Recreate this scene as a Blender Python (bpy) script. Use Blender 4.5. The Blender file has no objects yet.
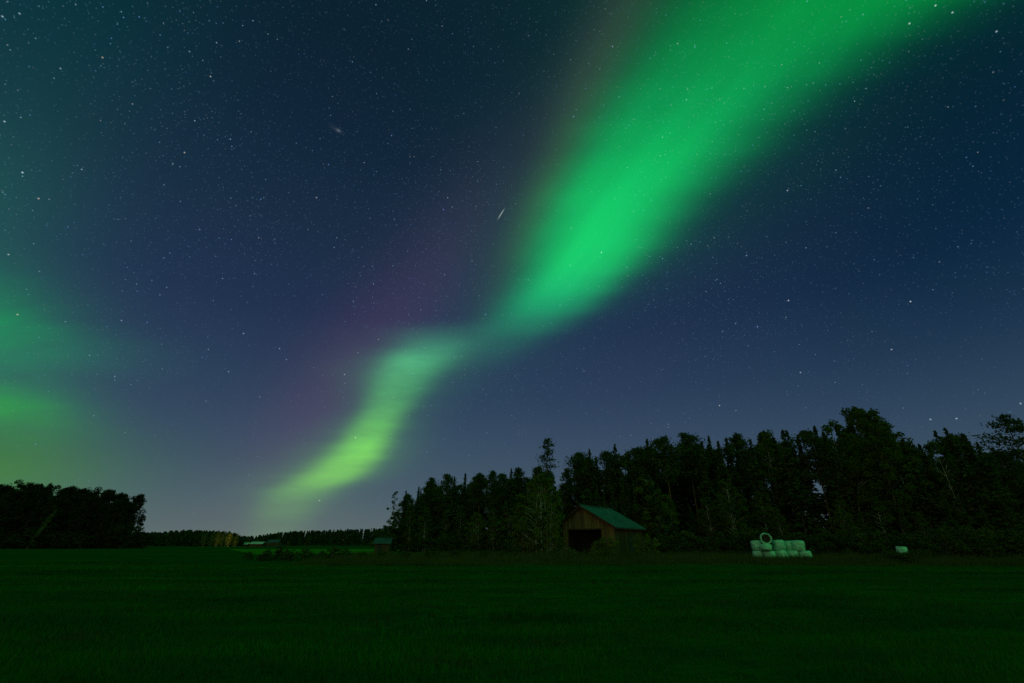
import bpy, math, random
import numpy as np
from mathutils import Vector, Matrix

R = math.radians
SC = bpy.context.scene
COL = SC.collection
random.seed(7)
RNG = np.random.default_rng(11)

# ------------------------------------------------------------------ camera
CAM_H, PITCH, F_PX, W, H = 1.7, R(24.0), 455.0, 1024, 683
cam_data = bpy.data.cameras.new('camera')
cam_data.sensor_width = 36.0
cam_data.lens = 36.0 * F_PX / W
cam_data.clip_start = 0.1
cam_data.clip_end = 20000
cam = bpy.data.objects.new('camera', cam_data)
cam.location = (0, 0, CAM_H)
cam.rotation_euler = (R(90) + PITCH, 0, 0)
COL.objects.link(cam)
SC.camera = cam

SC.view_settings.view_transform = 'Standard'
SC.view_settings.look = 'None'
SC.view_settings.exposure = 0.0
SC.view_settings.gamma = 1.0
SC.cycles.use_denoising = False
SC.cycles.max_bounces = 5
SC.cycles.diffuse_bounces = 3
SC.cycles.transparent_max_bounces = 6
SC.cycles.sample_clamp_indirect = 2.0

CP, SP = math.cos(PITCH), math.sin(PITCH)


def sky_dir(px, row):
    """a direction in the world (used for stars and for reading off real distances)"""
    u, v = (px - 512) / F_PX, (341.5 - row) / F_PX
    return Vector((u, CP - v * SP, SP + v * CP))


def at(px, row, Y):
    d = sky_dir(px, row)
    return Vector((d.x / d.y * Y, Y, d.z / d.y * Y + CAM_H))


def gx(px, Y):
    return at(px, 545, Y).x


def lin(c):
    return tuple((x / 255 / 12.92) if x / 255 <= 0.04045 else ((x / 255 + 0.055) / 1.055) ** 2.4 for x in c)


# ------------------------------------------------------------------ night sky with aurora (world)
world = bpy.data.worlds.new('World')
SC.world = world
world.use_nodes = True
NT = world.node_tree
NT.nodes.clear()


class G:
    """small helper that writes node graphs"""
    def __init__(self, nt):
        self.nt = nt

    def node(self, kind, **kw):
        n = self.nt.nodes.new(kind)
        for k, v in kw.items():
            setattr(n, k, v)
        return n

    def put(self, sock, val):
        if hasattr(val, 'is_output'):
            self.nt.links.new(val, sock)
        elif val is not None:
            sock.default_value = val

    def m(self, op, a, b=None, c=None, clamp=False):
        n = self.node('ShaderNodeMath', operation=op, use_clamp=clamp)
        for i, v in enumerate((a, b, c)):
            self.put(n.inputs[i], v)
        return n.outputs[0]

    def vm(self, op, a, b=None, out=0):
        n = self.node('ShaderNodeVectorMath', operation=op)
        self.put(n.inputs[0], a)
        if b is not None:
            self.put(n.inputs[1], b)
        return n.outputs[out]

    def scale(self, vec, f):
        n = self.node('ShaderNodeVectorMath', operation='SCALE')
        self.put(n.inputs[0], vec)
        self.put(n.inputs['Scale'], f)
        return n.outputs[0]

    def ramp(self, fac, stops, interp='LINEAR'):
        n = self.node('ShaderNodeValToRGB')
        cr = n.color_ramp
        cr.interpolation = interp
        while len(cr.elements) > 1:
            cr.elements.remove(cr.elements[-1])
        cr.elements[0].position = stops[0][0]
        cr.elements[0].color = tuple(stops[0][1]) + ((1,) if len(stops[0][1]) == 3 else ())
        for p, c in stops[1:]:
            e = cr.elements.new(p)
            e.color = tuple(c) + ((1,) if len(c) == 3 else ())
        self.put(n.inputs[0], fac)
        return n

    def smooth(self, x, a, b, lo=0.0, hi=1.0):
        n = self.node('ShaderNodeMapRange', interpolation_type='SMOOTHSTEP')
        for i, v in enumerate((x, a, b, lo, hi)):
            self.put(n.inputs[i], v)
        return n.outputs[0]

    def gauss(self, x, k=-0.6931):
        return self.m('EXPONENT', self.m('MULTIPLY', self.m('MULTIPLY', x, x), k))

    def noise(self, vec, scale, detail=3, rough=0.5, out=0):
        n = self.node('ShaderNodeTexNoise')
        self.put(n.inputs['Vector'], vec)
        n.inputs['Scale'].default_value = scale
        n.inputs['Detail'].default_value = detail
        n.inputs['Roughness'].default_value = rough
        return n.outputs[out]


def build_sky():
    g = G(NT)
    d = g.vm('NORMALIZE', g.node('ShaderNodeTexCoord').outputs['Generated'])
    sep = g.node('ShaderNodeSeparateXYZ')
    g.put(sep.inputs[0], d)
    el = g.m('MULTIPLY', g.m('ARCSINE', sep.outputs[2]), 2 / math.pi)      # 0 horizon, 1 zenith
    # tangent coordinates of the sky round the north point at 24 degrees of height
    f = g.vm('DOT_PRODUCT', d, (0, CP, SP), out=1)
    fs = g.m('MAXIMUM', f, 0.05)
    X = g.m('ADD', g.m('MULTIPLY', g.m('DIVIDE', sep.outputs[0], fs), F_PX), 512)
    Yr = g.m('SUBTRACT', 341.5, g.m('MULTIPLY', g.m('DIVIDE', g.vm('DOT_PRODUCT', d, (0, -SP, CP), out=1), fs), F_PX))
    front = g.smooth(f, 0.1, 0.45)
    comb = g.node('ShaderNodeCombineXYZ')
    g.put(comb.inputs[0], X)
    g.put(comb.inputs[1], Yr)
    P = comb.outputs[0]

    # the bright stars that can be told apart
    star_acc = g.vm('ADD', (0, 0, 0), (0, 0, 0))
    for px, row, amp, tint in ((485, 253 - 0, .0, (1, 1, 1)), (22, 172, .75, (.6, .85, 1)), (38, 198, .45, (1, .8, .7)), (102, 57, .4, (1, .8, .6)), (60, 68, .35, (.5, .7, 1)),
                               (189, 51, .35, (.4, .7, 1)), (210, 76, .4, (.9, .95, 1)), (184, 152, .45, (1, .85, .75)), (316, 197, .4, (.9, .9, 1)), (199, 229, .4, (.3, .4, 1)),
                               (443, 209, .75, (.25, .3, 1)), (485, 314, .8, (.2, .35, 1)), (243, 333, .65, (.45, .6, 1)), (279, 348, .6, (.35, .45, 1)), (286, 359, .4, (.35, .5, 1)),
                               (344, 374, .4, (.9, 1, 1)), (228, 371, .3, (.7, .9, 1)), (601, 252, .75, (.8, 1, 1)), (662, 258, .45, (.35, .5, 1)), (746, 255, .5, (.4, .6, 1)),
                               (788, 300, .7, (.8, .95, 1)), (910, 301, .6, (.85, .95, 1)), (757, 326, .5, (.3, .45, 1)), (735, 323, .4, (.35, .55, 1)), (722, 331, .4, (.3, .5, 1)),
                               (719, 405, .5, (1, .95, .85)), (930, 419, .45, (.7, .95, 1)), (956, 418, .48, (.75, .95, 1)), (1020, 403, .4, (.7, .9, 1)), (891, 349, .45, (.8, .9, 1)),
                               (800, 372, .45, (.85, .9, 1)), (355, 437, .5, (1, 1, .9)), (319, 500, .35, (1, 1, 1)), (391, 135, .45, (.3, .4, 1)), (328, 164, .4, (.25, .35, 1)),
                               (935, 5, .6, (.7, .95, 1)), (952, 12, .55, (.7, .95, 1)), (909, 23, .6, (.75, .95, 1)), (996, 31, .5, (.6, .85, 1)), (787, 190, .5, (.75, .95, 1)),
                               (2, 16, .5, (.6, .85, 1)), (19, 13, .4, (.6, .85, 1)), (4, 121, .5, (.6, .9, 1)), (573, 116, .45, (.4, .6, 1)), (677, 43, .3, (.7, 1, .9)), (612, 46, .4, (.6, .6, 1)),
                               (8, 254, .35, (.8, 1, 1)), (121, 320, .35, (.5, .7, 1)), (17, 314, .4, (1, .9, .6)), (222, 278, .3, (.5, .6, 1)), (254, 273, .35, (.4, .5, 1)), (678, 455, .35, (.5, .7, 1))):
        if amp <= 0:
            continue
        s = sky_dir(px + .5, row + .5).normalized()
        dist = g.vm('DISTANCE', d, tuple(s), out=1)
        k = g.m('MULTIPLY', g.smooth(dist, .0017, .0002), amp * .85)
        star_acc = g.vm('ADD', star_acc, g.scale(tint, k))


    total = g.ramp(el, [(0.0, lin((90, 103, 103))), (0.022, lin((81, 95, 102))), (0.055, lin((69, 87, 102))),
                        (0.09, lin((61, 80, 99))), (0.13, lin((54, 73, 97))), (0.19, lin((44, 62, 89))),
                        (0.28, lin((33, 50, 79))), (0.39, lin((25, 44, 66))), (0.5, lin((17, 37, 56))),
                        (0.61, lin((12, 32, 48))), (0.8, lin((9, 27, 41))), (1.0, lin((8, 24, 38)))]).outputs[0]
    # the sky away from the aurora (south) is plainer
    back = g.ramp(el, [(0.0, (0.54, 0.46, 0.17)), (0.1, (0.27, 0.26, 0.12)), (0.3, (0.06, 0.12, 0.07)), (1.0, (0.006, 0.05, 0.04))]).outputs[0]
    mix = g.node('ShaderNodeMix', data_type='RGBA')
    g.put(mix.inputs[0], g.smooth(f, -0.2, 0.3))
    g.put(mix.inputs[6], back)
    g.put(mix.inputs[7], total)
    total = mix.outputs[2]
    # darker east side
    east = g.m('MULTIPLY', g.smooth(X, 560, 1000), g.smooth(el, 0.03, 0.32))
    dim = g.node('ShaderNodeMix', data_type='VECTOR')
    g.put(dim.inputs[0], east)
    dim.inputs[4].default_value = (1, 1, 1)
    dim.inputs[5].default_value = (.20, .62, .62)
    total = g.vm('MULTIPLY', total, dim.outputs[1])

    acc = [g.vm('ADD', (0, 0, 0), (0, 0, 0))]

    def lay(v):          # added at once: keeps the shader small
        acc[0] = g.vm('ADD', acc[0], v)

    curtains = []

    def blob(cx, cy, rx, ry, col, amp, ang=0.0, wob=None):
        p = g.vm('SUBTRACT', P, (cx, cy, 0))
        if ang:
            r = g.node('ShaderNodeVectorRotate', rotation_type='Z_AXIS')
            g.put(r.inputs['Vector'], p)
            r.inputs['Angle'].default_value = R(-ang)
            p = r.outputs[0]
        p = g.vm('MULTIPLY', p, (1 / rx, 1 / ry, 0))
        a = g.m('MULTIPLY', g.gauss(g.vm('LENGTH', p, out=1)), amp)
        if wob is not None:
            a = g.m('MULTIPLY', a, wob)
        lay(g.scale(col, a))

    # slow streaks along the curtain
    stretch = g.vm('MULTIPLY', P, (1 / 130, 1 / 26, 0))
    w1 = g.m('ADD', g.m('MULTIPLY', g.noise(stretch, 1.0, 4, .6), 1.3), 0.36)
    rot = g.node('ShaderNodeVectorRotate', rotation_type='Z_AXIS')
    g.put(rot.inputs['Vector'], P)
    rot.inputs['Angle'].default_value = R(52)
    st2 = g.vm('MULTIPLY', rot.outputs[0], (1 / 330, 1 / 48, 0))
    w2 = g.m('ADD', g.m('MULTIPLY', g.noise(st2, 1.0, 3), 0.6), 0.70)
    bend = g.m('MULTIPLY', g.m('SUBTRACT', g.noise(g.vm('MULTIPLY', P, (1 / 110, 1 / 90, 0)), 1.0, 2), 0.5), 9)

    def ribbon(rows, colours, wob, halo):
        """rows: (row, centre, half width west, half width east, strength)"""
        t = g.m('DIVIDE', g.m('ADD', Yr, 300), 900)
        rp = g.ramp(t, [((r + 300) / 900, (c / 1500, wl / 300, wr / 300, a)) for r, c, wl, wr, a in rows], 'CARDINAL')
        s = g.node('ShaderNodeSeparateColor')
        g.put(s.inputs[0], rp.outputs[0])
        dx = g.m('SUBTRACT', g.m('ADD', X, bend), g.m('MULTIPLY', s.outputs[0], 1500))
        west = g.m('LESS_THAN', dx, 0)
        wid = g.m('ADD', g.m('MULTIPLY', west, s.outputs[1]), g.m('MULTIPLY', g.m('SUBTRACT', 1, west), s.outputs[2]))
        q = g.m('DIVIDE', dx, g.m('MAXIMUM', g.m('MULTIPLY', wid, 300), 4))
        core = g.m('EXPONENT', g.m('MULTIPLY', g.m('POWER', g.m('ABSOLUTE', q), 2.6), -0.6931))
        soft = g.gauss(g.m('MULTIPLY', q, .55))
        shape = g.m('ADD', g.m('MULTIPLY', core, 1 - halo), g.m('MULTIPLY', soft, halo))
        a = g.m('MULTIPLY', g.m('MULTIPLY', shape, rp.outputs[1]), wob)
        colr = g.ramp(t, [((r + 300) / 900, c) for r, c in colours]).outputs[0]
        curtains.append(g.scale(colr, a))

    ribbon([(-290, 1345, 240, 190, 0.20), (-150, 1100, 180, 135, 0.24), (-40, 910, 155, 98, 0.27), (0, 846, 138, 97, 0.275), (40, 780, 110, 92, 0.28), (80, 727, 90, 84, 0.30), (120, 681, 72, 77, 0.35),
            (155, 649, 58, 71, 0.43), (190, 617, 50, 64, 0.51), (220, 601, 46, 56, 0.54), (250, 587, 43, 49, 0.54), (275, 571, 38, 42, 0.48),
            (295, 555, 36, 38, 0.37), (315, 537, 36, 35, 0.21), (335, 514, 36, 33, 0.085), (352, 490, 38, 32, 0.03), (372, 455, 46, 40, 0.0), (600, 420, 40, 40, 0.0)],
           [(-290, (-.06, 1, .10)), (0, (-.06, 1, .10)), (100, (-.10, 1, .16)), (180, (-.12, 1, .16)), (260, (-.12, 1, .16)), (310, (-.08, 1, .24)), (350, (.06, 1, .3))], w2, 0.07)
    ribbon([(300, 470, 40, 40, 0.0), (325, 446, 40, 40, 0.02), (345, 428, 30, 34, 0.15), (360, 417, 27, 30, 0.34), (375, 407, 26, 26, 0.34), (392, 396, 22, 24, 0.28), (410, 385, 18, 20, 0.30),
            (428, 375, 20, 19, 0.41), (445, 364, 22, 20, 0.52), (460, 353, 25, 21, 0.54), (473, 340, 28, 21, 0.46), (483, 324, 30, 22, 0.33), (491, 305, 31, 25, 0.22), (500, 293, 27, 27, 0.13), (515, 282, 25, 27, 0.085), (535, 274, 24, 25, 0.05), (600, 268, 24, 25, 0.0)],
           [(300, (.1, 1, .5)), (350, (.12, 1, .32)), (390, (.14, 1, .15)), (430, (.22, 1, .02)), (470, (.28, 1, -.03)), (500, (.30, 1, -.06)), (540, (.35, 1, -.05))], w1, 0.22)
    # western glow
    blob(-25, 326, 76, 40, (-.05, 1, .0), .155, 14, w1)
    blob(90, 350, 80, 18, (0, 1, .15), .022, 8, w1)
    blob(-12, 405, 68, 22, (-.03, 1, -.18), .165, 8, w1)
    blob(-20, 470, 110, 38, (-.02, 1, -.7), .10, 0)
    blob(-40, 215, 100, 95, (.0, 1, .10), .044)
    blob(40, 10, 130, 110, (-.2, 1, .30), .014)
    # purple fringe west of the curtain and haze round it
    blob(330, 395, 105, 40, (1, .12, .35), .026, -52)
    blob(445, 262, 120, 40, (1, .34, 1.1), .014, -58)
    blob(605, 45, 120, 26, (1, .35, .55), .018, -62)
    blob(535, 205, 100, 16, (1, 1.6, .12), .011, -64)
    blob(520, 300, 150, 60, (.0, 1, .55), .008, -50)
    blob(230, 545, 330, 60, (.8, 1, .85), .022)
    # the Andromeda smudge and a satellite streak
    blob(338.5, 130.5, 1.7, .9, (.8, .9, 1), .10, 32)
    blob(336.5, 129.5, 5.5, 1.7, (.8, .9, 1), .016, 32)
    blob(502.3, 212, 2.6, 0.4, (.85, 1, .9), .26, -58)
    blob(499.8, 216, 2.6, 0.4, (.85, 1, .9), .26, -58)

    bright = acc[0]
    for c in curtains:
        bright = g.vm('ADD', bright, c)
    total = g.vm('MAXIMUM', g.vm('ADD', total, g.scale(bright, front)), (0, 0, 0))
    # soft green light from the curtain where it runs on overhead
    over = g.gauss(g.vm('LENGTH', g.vm('MULTIPLY', g.vm('SUBTRACT', d, (0.55, -0.05, 0.85)), (1.6, 1.2, 2.2)), out=1))
    total = g.vm('ADD', total, g.scale((0.02, 0.85, 0.22), g.m('MULTIPLY', over, g.m('SUBTRACT', 1, front))))

    # stars: three magnitudes, dimmed towards the horizon
    air = g.m('MULTIPLY', g.smooth(el, 0.0, 0.33, 0.2, 1.0), g.smooth(g.noise(d, 4.0, 3), .35, .65, .6, 1.15))
    def stars(scale, rad, amp, power, off, cut=0.0):
        v = g.node('ShaderNodeTexVoronoi')
        g.put(v.inputs['Vector'], g.vm('ADD', d, off))
        v.inputs['Scale'].default_value = scale
        rnd = g.node('ShaderNodeSeparateColor')
        g.put(rnd.inputs[0], v.outputs['Color'])
        br = g.m('POWER', rnd.outputs[0], power)
        s = g.smooth(v.outputs['Distance'], rad * scale, 0.15 * rad * scale)
        a = g.m('MULTIPLY', g.m('MULTIPLY', s, br), g.m('MULTIPLY', air, amp))
        tint = g.ramp(rnd.outputs[1], [(0, (.16, .34, 1)), (.35, (.25, .58, 1)), (.7, (.40, .78, 1)), (.92, (.65, .90, 1)), (1, (.95, .92, .85))]).outputs[0]
        return g.scale(tint, a)
    for args in ((235, .0013, .105, 1.4, (3, 1, 7)), (128, .0013, .45, 4.2, (5, 9, 2)), (56, .0014, .60, 3.0, (1, 4, 6))):
        total = g.vm('ADD', total, stars(*args))
    total = g.vm('ADD', total, star_acc)
    # nothing below the horizon
    total = g.scale(total, g.smooth(el, -0.02, 0.0))
    bg = g.node('ShaderNodeBackground')
    g.put(bg.inputs[0], total)
    bg.inputs[1].default_value = 1.0
    out = g.node('ShaderNodeOutputWorld')
    NT.links.new(bg.outputs[0], out.inputs[0])
    world.cycles.sampling_method = 'MANUAL'
    world.cycles.sample_map_resolution = 512


build_sky()

# a low, weak moon behind the camera, far to the south-west
moon_data = bpy.data.lights.new('moon', 'SUN')
moon_data.energy = 0.06
moon_data.angle = R(0.5)
moon_data.color = (1.0, 0.86, 0.55)
moon = bpy.data.objects.new('moon', moon_data)
moon.rotation_euler = (R(66), 0, R(-38))
moon.location = (-60, -80, 40)
COL.objects.link(moon)


# ------------------------------------------------------------------ materials
def material(name):
    m = bpy.data.materials.new(name)
    m.use_nodes = True
    nt = m.node_tree
    nt.nodes.clear()
    g = G(nt)
    out = g.node('ShaderNodeOutputMaterial')
    return m, g, out


def mix_col(g, fac, a, b):
    n = g.node('ShaderNodeMix', data_type='RGBA')
    g.put(n.inputs[0], fac)
    g.put(n.inputs[6], a if hasattr(a, 'is_output') else tuple(a) + (1,))
    g.put(n.inputs[7], b if hasattr(b, 'is_output') else tuple(b) + (1,))
    return n.outputs[2]


def leaf_material(name, c1, c2, trans=0.3, scale=0.6):
    m, g, out = material(name)
    oi = g.node('ShaderNodeObjectInfo')
    geo = g.node('ShaderNodeNewGeometry')
    n = g.noise(geo.outputs['Position'], scale, 3)
    fac = g.m('ADD', g.m('MULTIPLY', oi.outputs['Random'], 0.5), g.m('MULTIPLY', g.smooth(n, .3, .7), 0.5))
    fac = g.m('ADD', g.m('MULTIPLY', fac, .7), g.m('MULTIPLY', geo.outputs['Random Per Island'], .3))
    c = mix_col(g, fac, c1, c2)
    df = g.node('ShaderNodeBsdfDiffuse')
    tr = g.node('ShaderNodeBsdfTranslucent')
    g.put(df.inputs[0], c)
    g.put(tr.inputs[0], c)
    ms = g.node('ShaderNodeMixShader')
    ms.inputs[0].default_value = trans
    g.nt.links.new(df.outputs[0], ms.inputs[1])
    g.nt.links.new(tr.outputs[0], ms.inputs[2])
    g.nt.links.new(ms.outputs[0], out.inputs[0])
    return m


def surface(name, c1, c2, scale=(1, 1, 1), nscale=2.0, rough=0.8, metal=0.0, bump=0.0, detail=5, spec=0.3):
    m, g, out = material(name)
    tc = g.node('ShaderNodeTexCoord')
    v = g.vm('MULTIPLY', tc.outputs['Object'], scale)
    n = g.noise(v, nscale, detail, 0.6)
    b = g.node('ShaderNodeBsdfPrincipled')
    g.put(b.inputs['Base Color'], mix_col(g, g.smooth(n, .3, .72), c1, c2))
    b.inputs['Roughness'].default_value = rough
    b.inputs['Metallic'].default_value = metal
    b.inputs['Specular IOR Level'].default_value = spec
    if bump:
        bp = g.node('ShaderNodeBump')
        bp.inputs['Strength'].default_value = bump
        bp.inputs['Distance'].default_value = 0.03
        g.put(bp.inputs['Height'], n)
        g.put(b.inputs['Normal'], bp.outputs[0])
    g.nt.links.new(b.outputs[0], out.inputs[0])
    return m


M = {}
M['spruce'] = leaf_material('spruce_needles', (.036, .066, .022), (.062, .098, .030), .2)
M['pine'] = leaf_material('pine_needles', (.038, .066, .026), (.062, .096, .034), .2)
M['birch'] = leaf_material('birch_leaves', (.058, .092, .018), (.090, .120, .022), .35)
M['lightbirch'] = leaf_material('pale_birch_leaves', (.100, .135, .020), (.140, .165, .024), .4)
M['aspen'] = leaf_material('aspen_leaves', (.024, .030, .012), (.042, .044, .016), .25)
M['bush'] = leaf_material('bush_leaves', (.042, .068, .018), (.068, .090, .022), .3)
def grass_material():
    m, g, out = material('field_grass')
    geo = g.node('ShaderNodeNewGeometry')
    p = geo.outputs['Position']
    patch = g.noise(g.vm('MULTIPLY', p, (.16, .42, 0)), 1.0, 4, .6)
    bands = g.noise(g.vm('MULTIPLY', p, (.012, .17, 0)), 1.0, 2, .5)  # long bands of random tone running across the field
    f = g.m('ADD', g.m('MULTIPLY', g.smooth(patch, .34, .66), .45), g.m('MULTIPLY', g.smooth(bands, .36, .62), .35))
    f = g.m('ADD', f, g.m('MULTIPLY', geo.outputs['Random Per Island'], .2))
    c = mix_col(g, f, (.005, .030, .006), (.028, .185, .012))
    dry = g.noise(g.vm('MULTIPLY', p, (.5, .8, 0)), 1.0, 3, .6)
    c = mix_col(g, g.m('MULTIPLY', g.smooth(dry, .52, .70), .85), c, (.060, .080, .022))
    df = g.node('ShaderNodeBsdfDiffuse')
    tr = g.node('ShaderNodeBsdfTranslucent')
    g.put(df.inputs[0], c)
    g.put(tr.inputs[0], c)
    ms = g.node('ShaderNodeMixShader')
    ms.inputs[0].default_value = .4
    for i, n in enumerate((df, tr)):
        g.nt.links.new(n.outputs[0], ms.inputs[i + 1])
    g.nt.links.new(ms.outputs[0], out.inputs[0])
    return m


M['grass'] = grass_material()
M['tallgrass'] = leaf_material('rough_grass', (.036, .058, .013), (.090, .098, .027), .3, .3)
M['farwood'] = leaf_material('far_wood', (.028, .046, .018), (.048, .066, .024), .1, .05)
M['bark'] = surface('grey_bark', (.05, .042, .034), (.11, .09, .07), (1, 1, .25), 6, .9, bump=.5)
M['pinebark'] = surface('pine_bark', (.07, .045, .03), (.17, .10, .055), (1, 1, .25), 5, .9, bump=.5)
M['birchbark'] = surface('birch_bark', (.10, .095, .085), (.55, .54, .50), (1.5, 1.5, 5), 1.6, .7)
def board_material(name, dark, light):
    m, g, out = material(name)
    geo = g.node('ShaderNodeNewGeometry')
    tc = g.node('ShaderNodeTexCoord')
    n = g.noise(g.vm('MULTIPLY', tc.outputs['Object'], (6, 6, .7)), 1.3, 5, .6)
    f = g.m('ADD', g.m('MULTIPLY', geo.outputs['Random Per Island'], .7), g.m('MULTIPLY', g.smooth(n, .3, .7), .35))
    b = g.node('ShaderNodeBsdfPrincipled')
    g.put(b.inputs['Base Color'], mix_col(g, f, dark, light))
    b.inputs['Roughness'].default_value = .9
    b.inputs['Specular IOR Level'].default_value = .15
    g.nt.links.new(b.outputs[0], out.inputs[0])
    return m


M['plank'] = board_material('weathered_planks', (.050, .036, .017), (.205, .150, .064))
M['darkplank'] = board_material('dark_planks', (.030, .020, .013), (.095, .060, .034))
M['trim'] = surface('dark_red_boards', (.045, .015, .012), (.085, .026, .020), (1, 1, 1), 3, .8)
M['roof'] = surface('green_sheet_roof', (.014, .046, .058), (.044, .092, .104), (.35, .35, 1.2), 2.2, .55, metal=0.0, spec=.3, detail=7)
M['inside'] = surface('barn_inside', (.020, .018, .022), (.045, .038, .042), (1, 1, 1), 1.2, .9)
M['wrap'] = surface('bale_wrap', (.11, .38, .29), (.32, .72, .57), (1, 1, 2.2), 1.7, .42, bump=1.0, spec=.4, detail=7)
M['hay'] = surface('hay', (.012, .012, .010), (.045, .038, .022), (1, 1, 1), 9, .95, bump=.8)
M['white'] = surface('pale_roof', (.22, .40, .36), (.34, .52, .46), (.3, .3, .3), 1, .4)
M['redwall'] = surface('dark_red_wall', (.03, .014, .010), (.06, .022, .016), (4, 4, .5), 1, .85)
M['pole'] = surface('steel_pole', (.16, .16, .16), (.25, .25, .25), (1, 1, 1), 3, .5, metal=.6)


def ground_material():
    m, g, out = material('field_soil_and_grass')
    geo = g.node('ShaderNodeNewGeometry')
    p = geo.outputs['Position']
    big = g.noise(g.vm('MULTIPLY', p, (.02, .06, 0)), 1.0, 4)
    fine = g.noise(g.vm('MULTIPLY', p, (1, 1, 0)), 1.6, 6, .7)
    c = mix_col(g, g.smooth(big, .35, .65), (.009, .068, .007), (.017, .098, .011))
    mid = g.noise(g.vm('MULTIPLY', p, (.33, .6, 0)), 1.0, 3, .6)
    c = mix_col(g, g.smooth(mid, .42, .62), c, (.010, .052, .008))
    c = mix_col(g, g.smooth(fine, .42, .7), c, (.010, .044, .008))
    b = g.node('ShaderNodeBsdfDiffuse')
    g.put(b.inputs[0], c)
    bp = g.node('ShaderNodeBump')
    bp.inputs['Strength'].default_value = 0.8
    bp.inputs['Distance'].default_value = 0.15
    g.put(bp.inputs['Height'], g.noise(g.vm('MULTIPLY', p, (1, 1, 0)), 2.5, 6, .7))
    g.put(b.inputs['Normal'], bp.outputs[0])
    g.nt.links.new(b.outputs[0], out.inputs[0])
    return m


M['ground'] = ground_material()


# ------------------------------------------------------------------ object helpers
def tag(o, label=None, cat=None, group=None, kind=None):
    if label: o['label'] = label
    if cat: o['category'] = cat
    if group: o['group'] = group
    if kind: o['kind'] = kind
    return o


def empty(name, loc=(0, 0, 0), rz=0.0):
    o = bpy.data.objects.new(name, None)
    o.empty_display_size = 0.3
    o.location = loc
    o.rotation_euler = (0, 0, rz)
    COL.objects.link(o)
    return o


def link_mesh(name, me, mat, parent=None, smooth=False):
    me.materials.append(mat)
    if smooth:
        me.polygons.foreach_set('use_smooth', [True] * len(me.polygons))
    o = bpy.data.objects.new(name, me)
    COL.objects.link(o)
    if parent is not None:
        o.parent = parent
    return o


def copy_tree(o, parent=None):
    c = o.copy()
    COL.objects.link(c)
    c.parent = parent
    for ch in o.children:
        copy_tree(ch, c)
    return c


class MB:
    """collects shapes and links them as one mesh object"""
    def __init__(self):
        self.v, self.f = [], []

    def add(self, vs, fs):
        n = len(self.v)
        self.v += [tuple(p) for p in vs]
        self.f += [tuple(i + n for i in q) for q in fs]

    def box(self, c, s, mat=None):
        x, y, z = s[0] / 2, s[1] / 2, s[2] / 2
        vs = [Vector((a * x, b * y, e * z)) for e in (-1, 1) for b in (-1, 1) for a in (-1, 1)]
        if mat is not None:
            vs = [mat @ p for p in vs]
        vs = [p + Vector(c) for p in vs]
        self.add(vs, [(0, 2, 3, 1), (4, 5, 7, 6), (0, 1, 5, 4), (1, 3, 7, 5), (3, 2, 6, 7), (2, 0, 4, 6)])

    def prism(self, pts, d):
        """polygon pts swept by the vector d"""
        d = Vector(d)
        n = len(pts)
        vs = [Vector(p) for p in pts] + [Vector(p) + d for p in pts]
        fs = [tuple(range(n - 1, -1, -1)), tuple(range(n, 2 * n))] + [(i, (i + 1) % n, n + (i + 1) % n, n + i) for i in range(n)]
        self.add(vs, fs)

    def tube(self, pts, rads, k=7):
        rings = []
        for i, p in enumerate(pts):
            a = Vector(pts[max(i - 1, 0)])
            b = Vector(pts[min(i + 1, len(pts) - 1)])
            t = (b - a).normalized()
            s = t.cross(Vector((0, 0, 1)) if abs(t.z) < .9 else Vector((1, 0, 0))).normalized()
            w = t.cross(s)
            rings.append([Vector(p) + (s * math.cos(q * 2 * math.pi / k) + w * math.sin(q * 2 * math.pi / k)) * rads[i] for q in range(k)])
        vs = [p for r in rings for p in r]
        fs = []
        for i in range(len(rings) - 1):
            for q in range(k):
                a, b = i * k + q, i * k + (q + 1) % k
                fs.append((a, b, b + k, a + k))
        fs.append(tuple(range(k - 1, -1, -1)))
        fs.append(tuple(range((len(rings) - 1) * k, len(rings) * k)))
        self.add(vs, fs)

    def mesh(self, name):
        me = bpy.data.meshes.new(name)
        me.from_pydata(self.v, [], self.f)
        me.update()
        return me

    def build(self, name, mat, parent=None, smooth=False):
        return link_mesh(name, self.mesh(name), mat, parent, smooth)


def np_mesh(name, verts, per):
    """verts (n*per,3): n separate faces of `per` corners"""
    n = len(verts) // per
    me = bpy.data.meshes.new(name)
    me.vertices.add(n * per)
    me.vertices.foreach_set('co', np.ascontiguousarray(verts, dtype=np.float32).ravel())
    me.loops.add(n * per)
    me.loops.foreach_set('vertex_index', np.arange(n * per, dtype=np.int32))
    me.polygons.add(n)
    me.polygons.foreach_set('loop_start', np.arange(0, n * per, per, dtype=np.int32))
    me.update(calc_edges=True)
    return me


def leaf_quads(c, size, rng, aspect=1.0, flat=0.0, axis=None):
    """c (n,3) centres -> leaf shaped quads, random orientation; axis: direction they lie along"""
    n = len(c)
    a = rng.normal(size=(n, 3))
    if axis is not None:
        a = axis + 0.45 * a
    a /= np.linalg.norm(a, axis=1)[:, None] + 1e-9
    b = rng.normal(size=(n, 3))
    b[:, 2] *= (1 - flat)
    b -= a * np.sum(a * b, axis=1)[:, None]
    b /= np.linalg.norm(b, axis=1)[:, None] + 1e-9
    s = (size * rng.uniform(.6, 1.35, n))[:, None]
    a = a * s * .5 * aspect
    b = b * s * .5
    return np.stack([c - a, c - b * .8, c + a, c + b], axis=1).reshape(-1, 3)


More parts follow.
